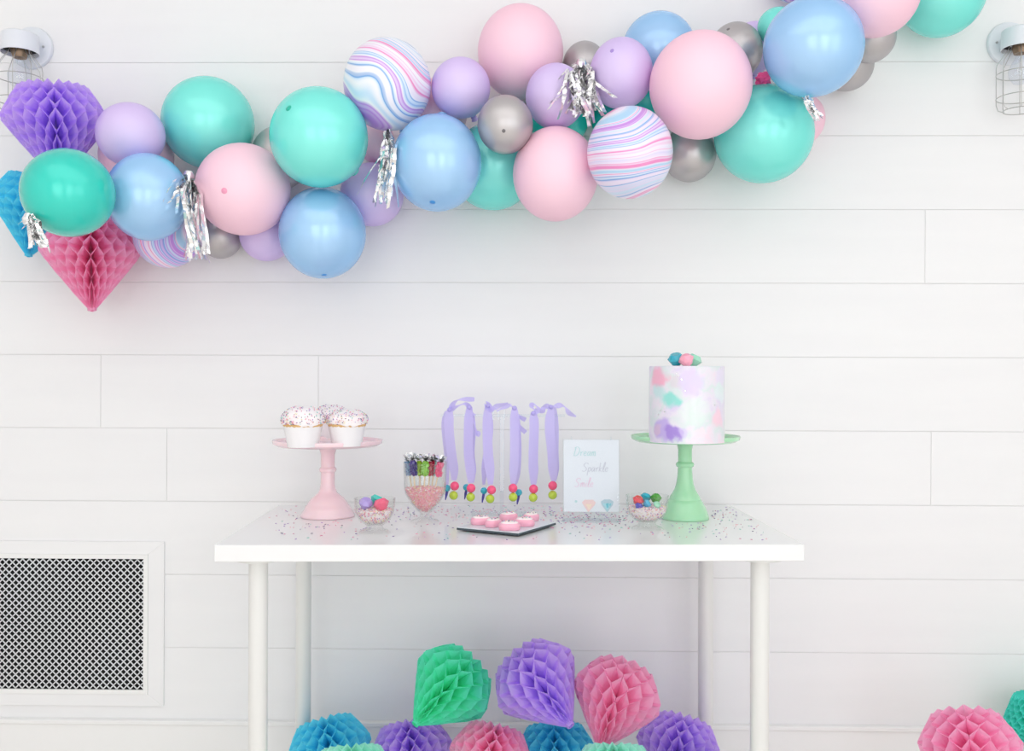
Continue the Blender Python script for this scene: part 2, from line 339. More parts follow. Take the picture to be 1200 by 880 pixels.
# ---------------------------------------------------------------- balloon garland
# cx, cy, radius x, radius z (pixels), colour, dimple offset or None, label ; listed from the wall outward
gem_spheres = []
B = [
 (160, 183, 42, 42, 'pink', None, 'pink balloon mostly hidden behind the lavender and blue balloons on the left'),
 (328, 185, 33, 37, 'silver', None, 'grey silver balloon half hidden between the two large teal balloons'),
 (258, 277, 25, 26, 'silver', None, 'small silver balloon peeking out below the pink balloon on the left'),
 (440, 165, 22, 26, 'pink', None, 'small pink balloon hidden behind the tassel under the white marbled balloon'),
 (510, 131, 38, 38, 'pink', None, 'pink balloon sliver showing between white marbled and lavender balloons'),
 (685, 78, 26, 29, 'silver', None, 'grey silver balloon peeking out above the fringe tassel'),
 (655, 138, 36, 34, 'deepteal', None, 'blue green balloon showing only slivers below the central lavender balloon'),
 (735, 140, 42, 40, 'deepteal', None, 'deep teal balloon hidden behind the swirl marbled balloon'),
 (883, 56, 27, 30, 'lavender', None, 'lavender balloon sliver between the silver and the large blue balloon on the right'),
 (912, 31, 24, 22, 'teal', None, 'teal balloon peeking over the left shoulder of the top right blue balloon'),
 (938, 140, 28, 30, 'pink', None, 'very pale pink balloon sliver at the right of the lowest teal balloon'),
 (932, -26, 30, 28, 'marble_d', None, 'marbled navy balloon just touching the top edge of the picture'),
 (993, 76, 30, 30, 'silver', None, 'lower of the two silver balloons under the top right pink balloon'),
 (1020, 43, 29, 30, 'silver', None, 'upper of the two silver balloons under the top right pink balloon'),
 (196, 276, 39, 38, 'marble_c', None, 'purple marbled balloon showing its bottom below the blue balloon on the left'),
 (312, 275, 31, 31, 'lavender', None, 'lavender balloon peeking out left of the lowest blue balloon'),
 (436, 228, 37, 37, 'lavender', None, 'lavender balloon under the metallic tassel, right of the lowest blue balloon'),
 (578, 195, 50, 51, 'teal', None, 'teal balloon half hidden behind the pearly blue balloon at centre'),
 (772, 58, 43, 43, 'blue', None, 'pale blue balloon at the top behind the large pink one right of centre'),
 (808, 180, 31, 33, 'silver', None, 'silver balloon hanging below the large pink balloon right of centre'),
 (153, 158, 39, 37, 'lavender', None, 'lavender balloon right beside the purple honeycomb diamond'),
 (651, 113, 35, 38, 'lavender', None, 'lavender balloon directly behind the central fringe tassel'),
 (862, 60, 31, 33, 'silver', (-.3, .75), 'dark silver balloon between the large pink and top right blue balloons'),
 (1104, -9, 49, 51, 'teal', None, 'teal balloon cut by the top edge at the far right of the garland'),
 (244, 144, 53, 53, 'teal', None, 'large teal balloon above the pink one on the left'),
 (173, 231, 47, 51, 'blue', None, 'blue balloon between the deep teal balloon and the left tassel'),
 (540, 103, 34.5, 35, 'lavender', None, 'lavender balloon between the white marbled and the top pink balloon'),
 (610, 61, 50, 54, 'pink', None, 'pink balloon at the top centre beside the lavender ones'),
 (651, 204, 50, 55, 'pink', None, 'large pink balloon hanging lowest at the centre of the garland'),
 (728, 86, 37, 41, 'lavender', (-.3, .62), 'lavender balloon right of the central tassel above the swirl marbled one'),
 (895, 157, 57.5, 57, 'teal', None, 'large teal balloon at the bottom right of the garland'),
 (1027, -9, 50, 51, 'pink', None, 'pink balloon cut by the top edge beside the top right blue balloon'),
 (454, 99, 51, 53, 'marble_a', None, 'white marbled balloon with pink and blue streaks near the top centre left'),
 (592, 146, 32.5, 34, 'silver', (-.05, -.2), 'dark silver balloon in front at the centre of the garland'),
 (738, 179, 50, 53.5, 'marble_b', None, 'marbled balloon with blue and purple swirls right of centre'),
 (374, 161, 57, 58, 'teal', (-.58, .54), 'large teal balloon with a visible dimple left of centre'),
 (80, 226, 52, 51.5, 'deepteal', None, 'deep teal balloon at the left end between the honeycomb diamonds'),
 (285, 222, 54.5, 53.5, 'pink', (-.38, -.04), 'pink balloon in front between the two large teal balloons on the left'),
 (378, 273, 50.5, 53.5, 'blue', (.03, -.9), 'lowest blue balloon of the garland below the dimpled teal one'),
 (512, 191, 52.5, 56.5, 'blue', (-.1, -.78), 'pearly blue balloon in front at centre, left of the small dark silver one'),
 (953, 55, 57.5, 57.5, 'blue', None, 'large blue balloon at the top right in front of the pink one'),
 (821, 100, 59.5, 62, 'pink', None, 'largest pink balloon in front, right of centre'),
]
# honeycomb diamonds of the garland: apex px, top px, Y, colour, label
GH = [((33, 303), (50, 187), 2.50, .113, 'blue', 'turquoise honeycomb paper diamond at the far left end of the garland'),
      ((70, 216), (62, 97), 2.40, .127, 'purple', 'purple honeycomb paper diamond below the left wall lamp'),
      ((108, 367), (106, 250), 2.47, .126, 'pink', 'pink honeycomb paper diamond pointing down below the deep teal balloon')]
for a, b, Y, R, c, l in GH:
    m_ = P(a[0]*.35+b[0]*.65, a[1]*.35+b[1]*.65, Y); gem_spheres.append((m_, R*.80))
placed = []
for cx, cy, ra, rb, col, dim, lab in B:
    Y = WY
    while Y > 1.6:
        c = P(cx, cy, Y); s = dep(c)/F; r = (ra+rb)/2*s
        ok = c.y+max(ra, rb)*s*1.0 <= WY-.004
        if ok:
            for (c2, r2) in gem_spheres+[(q[0], q[1]) for q in placed]:
                if (c-c2).length < (.965 if len(placed) else 1)*(r+r2): ok = False; break
        if ok: break
        Y -= .004
    placed.append((c, r, ra*s, rb*s, col, dim, lab, cx, cy))
prof = []
for i in range(0, 31):
    a = math.pi*i/30          # 0 = crown, pi = neck
    r = math.sin(a); z = math.cos(a)
    prof.append([max(r, 1e-4), z])
pn = [p for p in prof if p[1] > -.93]+[[.30, -.975], [.17, -1.03], [.10, -1.09], [.075, -1.13]]
bmesh_by = {}
knot = MB().lathe([(.075, -1.12), (.11, -1.14), (.105, -1.17), (.06, -1.18), (.09, -1.22), (.13, -1.25), (.12, -1.26), (.05, -1.22)], 14)
nub = MB().lathe([(1e-4, 1.012), (.035, 1.010), (.06, 1.0), (.085, .985)], 16)
print('garland Y range', min(q[0].y-q[1] for q in placed), max(q[0].y+q[1] for q in placed))
spine = [(60, 190), (250, 215), (440, 180), (600, 140), (800, 120), (930, 70), (1080, -20)]
def spine_at(x, y):
    return min((P(a, b, 2.5) for i in range(len(spine)-1) for f in (0, .25, .5, .75, 1) for a, b in [(spine[i][0]+(spine[i+1][0]-spine[i][0])*f, spine[i][1]+(spine[i+1][1]-spine[i][1])*f)]), key=lambda q: (Vector(q)-P(x, y, 2.5)).length)
dimple_m = {k: mat(k+'_dimple', c, .35, .1) for k, c in (('pink', (240, 160, 190)), ('teal', (30, 184, 160)), ('silver', (120, 116, 118)), ('blue', (70, 150, 220)), ('lavender', (168, 140, 212)))}
for c, r, rx, rz, col, dim, lab, px, py in placed:
    if col not in bmesh_by:
        bmesh_by[col] = (MB().lathe(pn, 48).mesh('balloon', BM[col]), knot.mesh('knot', BM[col]))
    bme, kme = bmesh_by[col]
    if dim:
        dx, dz = dim; dy = -math.sqrt(max(.02, 1-dx*dx-dz*dz)); crown = Vector((dx, dy, dz))
        view = (Vector((0, 0, CZ))-c).normalized(); q_ = Vector((0, -1, 0)).rotation_difference(view); crown = q_ @ crown
    else:
        sp_ = Vector(spine_at(px, py)); nd = (sp_-c); nd.y = 0
        nd = nd.normalized()*.55 if nd.length > .02 else Vector((0, 0, -.2)); nd.y = .45
        crown = -nd.normalized()
    X = Matrix.Diagonal((rx, (rx+rz)/2, rz, 1)) @ crown.to_track_quat('Z', 'Y').to_matrix().to_4x4()
    def baked(me):
        m2 = me.copy(); m2.transform(X); return m2
    o = link(bpy.data.objects.new('balloon', baked(bme)), None, c)
    tag(o, lab, 'balloon', 'balloons of the garland')
    part('knot', baked(kme), None, o)
    if dim:
        dmm = nub.mesh('dimple', dimple_m[col]); dmm.transform(X); part('dimple', dmm, None, o, label='darker dimple at the crown')

def front_y(px, py):
    """y of the nearest balloon surface seen at a pixel"""
    d = ray(px, py).normalized(); o = Vector((0, 0, CZ)); best = None
    for q in placed:
        oc = o-q[0]; b = oc.dot(d); c = oc.dot(oc)-q[1]**2; D = b*b-c
        if D > 0:
            y = (o+d*(-b-math.sqrt(D))).y
            if best is None or y < best: best = y
    return best

# ---------------------------------------------------------------- honeycomb diamonds
def honeymesh(R, cells=8, Nn=44, seed=0, fan=None):
    rnd = random.Random(seed)
    hb, ht, rt = 1.27, .66, .64
    rows = []   # (s, tri)
    K = int(cells*2)
    tot = K
    for k in range(K+1):
        s = k/K; tri = 1 if k % 2 == 0 else -1
        e = .075/K*2
        if k > 0: rows.append((s-e, tri))
        if k < K: rows.append((s+e, tri))
    def prof(s):
        z = -hb+s*(hb+ht)
        # cone part then crown part, with a rounded girdle
        if z < 0: r = 1+z/hb; r = r**.94
        else: r = 1-(1-rt)*(z/ht)**1.15
        if abs(z) < .1: r -= .015*(1-abs(z)/.1)
        return max(r, .015), z
    vs = []; fs = []; n = Nn
    D = 2*math.pi/n; m = len(rows)
    for i in range(n):
        sg = 1 if i % 2 == 0 else -1
        wob = rnd.uniform(-.06, .06)
        for s, tri in rows:
            r, z = prof(s); jit = 1+rnd.uniform(-.008, .008)
            th = D*(i+.5*sg*tri*.97+wob*.4)
            for f in (.12, .6, 1.0):
                rr = r*f*jit; th2 = D*(i+.5*sg*tri*.97) if f < 1 else th
                vs.append((R*rr*math.cos(th2), R*rr*math.sin(th2), R*z))
        b = i*m*3
        for j in range(m-1):
            for q in (0, 1):
                fs.append((b+j*3+q, b+j*3+q+1, b+(j+1)*3+q+1, b+(j+1)*3+q))
    mb = MB(); mb.add(vs, fs); return mb
hm_cache = {}
def gem_at(A, Bt, R, col, lab, grp, seed=0, spin=0.0, cells=4.5, Nn=44):
    """A apex point, Bt point the top faces"""
    ax = (Bt-A).normalized(); c = A+ax*(1.27*R)
    key = (col, cells, Nn)
    if key not in hm_cache: hm_cache[key] = honeymesh(1.0, cells, Nn, seed).mesh('honeycomb', TM[col], smooth='raw')
    t = thing('honeycomb_diamond', lab, 'paper decoration', c, group=grp)
    t.rotation_mode = 'QUATERNION'; t.rotation_quaternion = ax.to_track_quat('Z', 'Y') @ Matrix.Rotation(spin, 3, 'Z').to_quaternion()
    o = part('paper_honeycomb', hm_cache[key], None, t); o.scale = (R, R, R)
    # thin card core that the tissue opens around
    part('core', MB().tube([(0, 0, -1.22*R), (0, 0, .62*R)], .18*R*.5, 8), TM[col], t)
    return t
for i, (a, b, Y, R, c, l) in enumerate(GH):
    A = P(a[0], a[1], Y); Bt = P(b[0], b[1], Y-.0)
    gem_at(A, Bt, R, c, l, 'honeycomb diamonds in the garland', i, .1*i)
FG = 'honeycomb diamonds on the floor'
def pile(a, b, Ya, Yb, R, c, l, sp=0, cells=4.5, Nn=40): return gem_at(P(a[0], a[1], Ya), P(b[0], b[1], Yb), R, c, l, FG, 5, sp, cells, Nn)
pile((484, 851), (555, 775), 2.24, 2.38, .108, 'green', 'green honeycomb paper diamond at the top left of the pile under the table', .4, 4, 30)
pile((671, 853), (606, 768), 2.22, 2.36, .112, 'purple', 'purple honeycomb paper diamond topmost in the pile under the table', .9, 4.5, 32)
pile((702, 880), (730, 792), 2.20, 2.33, .110, 'pink', 'pink honeycomb paper diamond at the upper right of the pile under the table', .2, 4.5, 30)
pile((400, 945), (380, 845), 2.34, 2.44, .108, 'blue', 'turquoise honeycomb paper diamond at the left end of the pile under the table', .3)
pile((492, 948), (478, 848), 2.34, 2.44, .106, 'purple', 'purple honeycomb paper diamond below the green one under the table', .7)
pile((655, 952), (650, 856), 2.30, 2.40, .104, 'blue', 'turquoise honeycomb paper diamond below the topmost purple one', .1)
pile((560, 955), (580, 862), 2.20, 2.30, .102, 'pink', 'pink honeycomb paper diamond low in the middle of the pile, beneath the green one', .5)
pile((780, 944), (802, 846), 2.30, 2.42, .108, 'purple', 'purple honeycomb paper diamond at the right end of the pile under the table', .2)
pile((414, 985), (412, 890), 2.08, 2.16, .100, 'mint', 'mint honeycomb paper diamond just showing in front of the left turquoise one', .2)
pile((722, 985), (720, 888), 2.06, 2.14, .100, 'mint', 'mint honeycomb paper diamond just showing in front of the pink one in the pile', .6)
pile((838, 988), (838, 893), 2.14, 2.20, .095, 'sky', 'pale blue honeycomb paper diamond just showing at the right end of the pile', .6)
pile((1150, 955), (1133, 854), 2.16, 2.28, .116, 'pink', 'pink honeycomb paper diamond on the floor at the lower right corner', .4, 5, 30)
pile((1245, 915), (1222, 800), 2.44, 2.48, .112, 'teal', 'teal honeycomb paper diamond at the right edge behind the pink one', .4, 8, 50)

# ---------------------------------------------------------------- foil tassels
def tassel(hx, hy, ex, ey, n, spread, label, wid=.009, seed=1, stray=(), head=9):
    rnd = random.Random(seed)
    fy = front_y(hx, hy) or 2.385
    top = P(hx, hy, fy-.012)
    t = thing('foil_tassel', label, 'tassel', top, group='silver fringe tassels')
    fr = MB()
    for i in range(n):
        if i < len(stray): tgx, tgy = stray[i]; g_ = 0
        else:
            g_ = rnd.gauss(0, 1); sx0 = 0
            tgx = ex+sx0*.7+g_*spread*.4; tgy = ey-abs(rnd.gauss(0, 1))*abs(ey-hy)*.2
        y = fy-.006; pts = []
        K = 12; ph = rnd.uniform(0, 6); am = rnd.uniform(.5, 1.4); sx = rnd.uniform(-1, 1)*head
        for k in range(K+1):
            f = k/K
            fx = f**1.3 if i >= len(stray) else f
            X = hx+sx*min(1, f*4)+(tgx-hx-sx)*fx+am*math.sin(f*9+ph)*f; Yp = hy-4+(tgy-hy+4)*(f**.95)
            ly = front_y(X, Yp)
            if ly is not None: y = min(y, ly-.004)
            yy = y-.008*abs(math.sin(f*5+ph))-rnd.uniform(0, .004)-.012*math.sin(min(1, f*3)*1.57)*rnd.random()
            pts.append(P(X, Yp, yy)-top)
        tw_ = rnd.uniform(-.12, .12); wv = (Vector((math.cos(ph), math.sin(ph)*.8, 0)) if i >= len(stray) else Vector((.9, .2, .4))).normalized(); vs = []
        for k, p in enumerate(pts):
            a = rnd.uniform(-.22, .22)+k*tw_
            q = Matrix.Rotation(a, 3, 'Z') @ wv; h = wid*rnd.uniform(.8, 1.1)*.5
            vs += [p-q*h, p+q*h]
        fr.add(vs, [(2*k, 2*k+1, 2*k+3, 2*k+2) for k in range(K)])
    o = part('fringe', fr, foilm, t, smooth='raw'); o['kind'] = 'stuff'
    hd = MB().tube([Vector((0, -.004, .006)), Vector((0, -.006, -.004)), Vector((0, -.006, -.016))], [.011, .015, .012], 10)
    part('tie', hd, foilm, t)
tassel(222, 205, 229, 308, 44, 18, 'silver foil tassel between the blue and pink balloons on the left', seed=2, head=14, stray=[(190, 236), (194, 232), (198, 238), (208, 250), (213, 252), (230, 304), (238, 296)])
tassel(455, 156, 450, 240, 34, 18, 'silver foil tassel hanging under the white marbled balloon', .0085, seed=3, head=11, stray=[(468, 243), (417, 228), (440, 242), (455, 244)])
tassel(681, 74, 687, 138, 60, 30, 'silver foil tassel fanned over the central lavender balloon', .0105, seed=4, head=17, stray=[(643, 128), (646, 106), (655, 140), (660, 117), (690, 148), (697, 144), (706, 105), (650, 100), (662, 128), (668, 138), (652, 118), (645, 122)])
tassel(36, 255, 50, 292, 26, 16, 'silver foil tassel at the lower left of the deep teal balloon', .009, seed=5, stray=[(22, 262), (26, 268), (36, 290), (60, 296)])
tassel(946, 116, 957, 142, 16, 6, 'silver foil tassel peeking out at the right of the lowest teal balloon', .008, seed=6, head=5)
# crumpled hot pink tissue tuft
fy = front_y(896, 92) or 2.4
o = MB(); rr = random.Random(3); o.ball((0, 0, 0), .02, 14, 10)
o.v = [v*rr.uniform(.72, 1.15) for v in o.v]
tag(part('tissue_tuft', o, mat('hot_pink_tissue', (250, 90, 155), .6), None, P(895, 94, fy-.004), smooth=False), 'hot pink tissue tuft between the silver and teal balloons on the right', 'paper tuft')

# ---------------------------------------------------------------- cake stands
def stand(cx, cy, prof_rim, H, rb, glaze, name_l, bp):
    c = Z(cx, cy, TZ); R = prof_rim
    t = thing('cake_stand', name_l, 'cake stand', (c.x, c.y, TZ+.0005), group='cake stands')
    ped = [(1e-4, 0)]+[(rb*r, z) for r, z in bp]+[(1e-4, H-.018)]
    part('pedestal', MB().lathe(ped, 48), glaze, t)
    pl = [(1e-4, H-.018), (R*.5, H-.0175), (R*.90, H-.015), (R*.985, H-.009), (R, H-.002), (R*.995, H), (R*.975, H-.001), (R*.95, H-.006), (R*.88, H-.0085), (R*.5, H-.0095), (1e-4, H-.0095)]
    part('plate', MB().lathe(pl, 72), glaze, t)
    return t, c, H
PS, pc, pH = stand(384, 605, .1327, .186, .0655, pinkglaze, 'pink pedestal cake stand holding three cupcakes on the left of the table',
  [(1, 0), (1.01, .003), (.98, .006), (.94, .0105), (.86, .018), (.80, .026), (.775, .027), (.72, .034), (.60, .044), (.46, .051), (.36, .057), (.29, .066), (.265, .078), (.255, .106), (.30, .109), (.32, .113), (.30, .117), (.255, .120), (.26, .150), (.30, .160), (.36, .1675)])
GS, gc, gH = stand(802.5, 607.5, .131, .2005, .0575, mintglaze, 'mint green pedestal cake stand holding the tall watercolour cake',
  [(1, 0), (1.01, .004), (.99, .008), (.93, .018), (.86, .028), (.76, .038), (.69, .045), (.66, .046), (.62, .053), (.53, .061), (.44, .070), (.37, .082), (.33, .096), (.305, .112), (.30, .123), (.36, .126), (.385, .130), (.36, .134), (.29, .137), (.29, .165), (.33, .178), (.40, .182)])

SPC = [(240, 150, 180), (214, 120, 160), (170, 130, 200), (120, 90, 160), (130, 200, 190), (236, 226, 170), (250, 244, 246), (90, 80, 110), (250, 190, 200)]
SPM = [mat('sprinkle_%s' % n, c, .45) for n, c in zip('rose mauve lilac violet mint cream white plum blush'.split(), SPC)]
DARKM = [SPM[i] for i in (0, 1, 2, 3, 4, 7, 8)]
def sprinkle_on(mb, p, n, rnd, ln=.0035, r=.0007, nm=9):
    # a little rod lying on a surface with normal n
    n = n.normalized(); a = n.orthogonal().normalized(); q = Matrix.Rotation(rnd.uniform(0, 6.3), 3, n); a = q @ a; b = n.cross(a)
    mb.cur = rnd.randrange(nm); h = ln/2
    vs = [p+a*s1*h+b*s2*r+n*s3*r for s1 in (-1, 1) for s2, s3 in ((-1, -.3), (1, -.3), (0, 1.4))]
    mb.add(vs, [(0, 1, 4, 3), (1, 2, 5, 4), (2, 0, 3, 5), (0, 2, 1), (3, 4, 5)])

# cupcakes
def cupcake(cx, cy, R, label, seed, puff=1.0):
    rnd = random.Random(seed)
    base = TZ+pH-.0085
    c = Z(cx, cy, base)
    t = thing('cupcake', label, 'cupcake', (c.x, c.y, base), (0, 0, rnd.uniform(0, 6)), 'cupcakes on the pink stand')
    rb = R*.72; rt = R*.92; h = R*.98; mb = MB(); n = 48; vs = []; fs = []
    for i in range(n):
        a = 2*math.pi*i/n; s = 1 if i % 2 else .975
        zt = h+(.004 if i % 4 < 2 else .0012)
        for r, z in ((1e-4, 0), (rb*s, 0), (rt*s*1.0, zt), (rt*s*.97, zt-.001), (rt*.95*s, h*.8)): vs.append((r*math.cos(a), r*math.sin(a), z))
    for i in range(n):
        j = (i+1) % n
        for q in range(4): fs.append((i*5+q, j*5+q, j*5+q+1, i*5+q+1))
    mb.add(vs, fs); part('wrapper', mb, paperm, t)
    part('cake_rim', MB().lathe([(rt*.9, h-.004), (rt*.99, h+.0005), (rt*1.025, h+.004), (rt*.99, h+.007), (rt*.9, h+.009)], 36), crumbm, t)
    # frosting dome
    fp = [(rt*.88, h+.003), (rt*1.05, h+.006), (rt*1.10, h+.013), (rt*1.07, h+.023), (rt*.93, h+.033*puff), (rt*.68, h+.041*puff), (rt*.34, h+.0455*puff), (1e-4, h+.047*puff)]
    fm = MB().lathe(fp, 40)
    for v in fm.v:
        k = 1+.035*math.sin(v.x*160+seed)*math.cos(v.y*140+seed); v.x *= k; v.y *= k
        if v.z < h+.015: v.z -= .0015+.0045*math.sin(math.atan2(v.y, v.x)*3+seed)*abs(math.sin(math.atan2(v.y, v.x)*7+seed))
    part('frosting', fm, frostm, t)
    sp = MB()
    for k in range(560):
        u = rnd.random()**.6*(len(fp)-2); i = int(u); f = u-i; i = len(fp)-2-i
        if i < 1: i = 1
        r = fp[i][0]*(1-f)+fp[i-1][0]*f; z = fp[i][1]*(1-f)+fp[i-1][1]*f; th = rnd.uniform(0, 6.283)
        dr, dz = fp[i-1][0]-fp[i][0], fp[i-1][1]-fp[i][1]
        nn = Vector((-dz, 0, dr)); nn = nn if nn.x >= 0 else -nn
        if nn.x < 0 or (nn.z < 0 and i > 2): nn = -nn
        nn = Matrix.Rotation(th, 3, 'Z') @ nn; p = Vector((r*math.cos(th)*1.02, r*math.sin(th)*1.02, z+.0008))
        sprinkle_on(sp, p, nn, rnd, rnd.choice((.002, .003)), .0008)
    o = part('sprinkles', sp, SPM, t, smooth='raw'); o['kind'] = 'stuff'
cupcake(355, 523.5, .0485, 'cupcake with white icing and a golden edge, leftmost on the pink stand', 1)
cupcake(388, 514.5, .0435, 'cupcake tucked behind between the other two on the pink stand', 2)
cupcake(406.5, 522.5, .0475, 'sprinkled cupcake at the right on the pink stand', 3, .85)

# cake
cz = TZ+gH-.0095
cc = Z(804.5, 517.5, cz); CR = .0872; CH = .176
cakem = mat('watercolour_fondant', (248, 244, 250), .28, 0, coat=.3)
def cake_mat(m):
    tc = N(m, 'ShaderNodeTexCoord'); no = N(m, 'ShaderNodeTexNoise'); no.inputs['Scale'].default_value = 22; no.inputs['Detail'].default_value = 5
    sb = N(m, 'ShaderNodeVectorMath', operation='MULTIPLY_ADD'); sb.inputs[1].default_value = (.05, .05, .05); L(m, no.outputs['Color'], sb.inputs[0]); L(m, tc.outputs['Object'], sb.inputs[2])
    L(m, tc.outputs['Object'], no.inputs['Vector'])
    n2 = N(m, 'ShaderNodeTexNoise'); n2.inputs['Scale'].default_value = 13; n2.inputs['Detail'].default_value = 6; L(m, sb.outputs[0], n2.inputs['Vector'])
    base = N(m, 'ShaderNodeValToRGB'); e = base.color_ramp; cs = [(.3, (214, 202, 234)), (.42, (228, 222, 234)), (.5, (214, 226, 226)), (.58, (229, 225, 234)), (.7, (244, 214, 228))]
    while len(e.elements) < len(cs): e.elements.new(.5)
    for el, (p, c) in zip(e.elements, cs): el.position = p; el.color = lin(c)
    L(m, n2.outputs[0], base.inputs[0]); cur = base.outputs[0]
    # blobs given on the cake front: px, py, radius (m), colour
    for px, py, R, c, s in [(771, 442, .034, (244, 176, 200), .9), (790, 448, .02, (222, 200, 214), .5), (808, 446, .036, (222, 206, 240), .8), (770, 462, .028, (190, 226, 226), .8), (785, 470, .026, (142, 220, 210), .95), (776, 468, .02, (150, 222, 214), .8),
                            (775, 503, .034, (190, 170, 228), .95), (789, 508, .022, (160, 130, 214), .95), (770, 503, .02, (212, 186, 214), .9), (812, 482, .04, (220, 236, 228), .55), (838, 492, .03, (244, 206, 222), .9), (842, 440, .03, (226, 218, 240), .8), (840, 462, .03, (220, 238, 238), .6), (820, 508, .02, (250, 222, 232), .7), (797, 508, .018, (210, 196, 236), .7)]:
        q = P(px, py, cc.y-CR*math.sqrt(max(.03, 1-((px-804.5)/42.8)**2)))-Vector((cc.x, cc.y, cz))
        q += Vector((.025, .025, .025))
        dst = N(m, 'ShaderNodeVectorMath', operation='DISTANCE'); dst.inputs[1].default_value = q; L(m, sb.outputs[0], dst.inputs[0])
        mr = N(m, 'ShaderNodeMapRange', interpolation_type='SMOOTHSTEP'); mr.inputs[1].default_value = R*.55; mr.inputs[2].default_value = R*1.0; mr.inputs[3].default_value = s; mr.inputs[4].default_value = 0
        L(m, dst.outputs['Value'], mr.inputs[0]); mx = N(m, 'ShaderNodeMix', data_type='RGBA'); L(m, mr.outputs[0], mx.inputs[0]); L(m, cur, mx.inputs[6]); mx.inputs[7].default_value = lin(c); cur = mx.outputs[2]
    L(m, cur, bsdf(m).inputs['Base Color'])
cake_mat(cakem)
ck = part('cake', MB().lathe([(1e-4, 0), (CR, 0), (CR, CH-.003), (CR-.001, CH-.001), (CR-.003, CH), (1e-4, CH)], 96), cakem, None, (cc.x, cc.y, cz+.0003))
tag(ck, 'tall white cake with pastel watercolour patches on the mint stand', 'cake')
sf = MB(); rnd = random.Random(5)
for px, py in ((787, 438), (789, 441), (792, 445), (771, 481), (775, 483), (769, 486), (796, 458), (830, 475), (838, 432), (841, 434)):
    s_ = (px-804.5)/42.8; v = Vector((CR*s_, -CR*math.sqrt(1-s_*s_), 0)); zz = P(px, py, cc.y+v.y).z-cz
    p = Vector((v.x*1.005, v.y*1.005, zz)); n = v.normalized(); a = n.cross(Vector((0, 0, 1))); k = rnd.uniform(.001, .0022)
    sf.add([p-a*k, p+Vector((0, 0, k*1.4)), p+a*k+Vector((0, 0, .3*k)), p-Vector((0, 0, k))], [(0, 3, 2, 1)])
o = part('foil_flakes', sf, foilm, ck, smooth='raw', label='tiny silver leaf flakes'); o['kind'] = 'stuff'

# gem candies (cut like little diamonds)
def gem_candy(loc, r, m, label, group, tilt=(0, 0, 0), cat='candy', seed=0):
    mb = MB(); n = 8
    ring = lambda rr, z, off=0: [(rr*math.cos(2*math.pi*(i+off)/n), rr*math.sin(2*math.pi*(i+off)/n), z) for i in range(n)]
    vs = ring(r*.6, r*.72)+ring(r, r*.2, .5)+ring(r*.6, -r*.5)+[(0, 0, -r*.95)]
    fs = [tuple(range(n))]
    for i in range(n):
        j = (i+1) % n
        fs += [(i, n+i, j), (j, n+i, n+j), (n+i, 2*n+j, n+j), (n+i, 2*n+i, 2*n+j), (2*n+i, 3*n, 2*n+j)]
    mb.add(vs, fs)
    o = part('gem_candy', mb, m, None, loc, tilt, smooth=False)
    return tag(o, label, cat, group)
def candym(name, c): return mat(name, c, .22, 0, coat=.6, sss=.15)
CM = {k: candym(k+'_candy', c) for k, c in dict(teal=(40, 170, 190), sky=(70, 175, 215), pink=(248, 168, 190), mint=(160, 224, 196), lavender=(172, 150, 220), aqua=(70, 196, 186), rose=(242, 90, 130), red=(222, 40, 62), green=(62, 150, 40), violet=(110, 60, 150), indigo=(84, 84, 190)).items()}
ct = cz+CH
def ctop(px, up, dy): q = P(px, 430, cc.y+dy); return Vector((q.x, q.y, ct+up))
CG = 'gem candies on top of the cake'
gem_candy(ctop(792.5, .0145, -.02), .0200, CM['teal'], 'teal gem candy at the left on top of the cake', CG, (.3, -.3, .2))
gem_candy(ctop(804.5, .0125, -.045), .0185, CM['pink'], 'pink gem candy in the middle on top of the cake', CG, (-.5, .2, .8))
gem_candy(ctop(813, .0135, .004), .0190, CM['mint'], 'mint gem candy at the right on top of the cake', CG, (.2, .4, .3))

# ---------------------------------------------------------------- glass bowls and goblet
def glass(cx, cy, outer, inner, label, name, cat, foot):
    c = Z(cx, cy, TZ); t = thing(name, label, cat, (c.x, c.y, TZ+.0005), group='footed glass dishes')
    part('bowl', MB().lathe(outer+inner, 48), glassm, t); part('foot', MB().lathe(foot, 40), glassm, t); return t, c
def fill(parent, prof, top_r, top_z, n, seed, label=None, pal=None, size=(.0025, .004)):
    rnd = random.Random(seed); mb = MB(); pal = pal or list(range(9))
    # rods packed against the inner wall and heaped over the top
    for k in range(n):
        th = rnd.uniform(0, 6.283)
        if rnd.random() < .62:
            u = rnd.random(); i = min(int(u*(len(prof)-1)), len(prof)-2); f = u*(len(prof)-1)-i
            r = prof[i][0]*(1-f)+prof[i+1][0]*f-.0022; z = prof[i][1]*(1-f)+prof[i+1][1]*f; nn = Vector((math.cos(th), math.sin(th), 0))
        else:
            r = top_r*math.sqrt(rnd.random())-.001; z = top_z+rnd.uniform(-.001, .002)+.004*(1-(r/top_r)**2); nn = Vector((rnd.gauss(0, .2), rnd.gauss(0, .2), 1))
        r = max(r, 0); sprinkle_on(mb, Vector((r*math.cos(th), r*math.sin(th), z)), nn, rnd, rnd.uniform(*size), .0011, 1); 
        for q in range(1, 6): mb.mi[-q] = rnd.choice(pal)
    o = part('sprinkle_filling', mb, SPM, parent, smooth='raw'); o['kind'] = 'stuff'
    core = [(1e-4, prof[0][1])]+[(max(r-.0032, 1e-4), z) for r, z in prof]+[(top_r*.5, top_z+.001), (1e-4, top_z+.003)]
    part('filling_core', MB().lathe(core, 32), SPM[8] if pal[0] == 0 else SPM[6], parent)
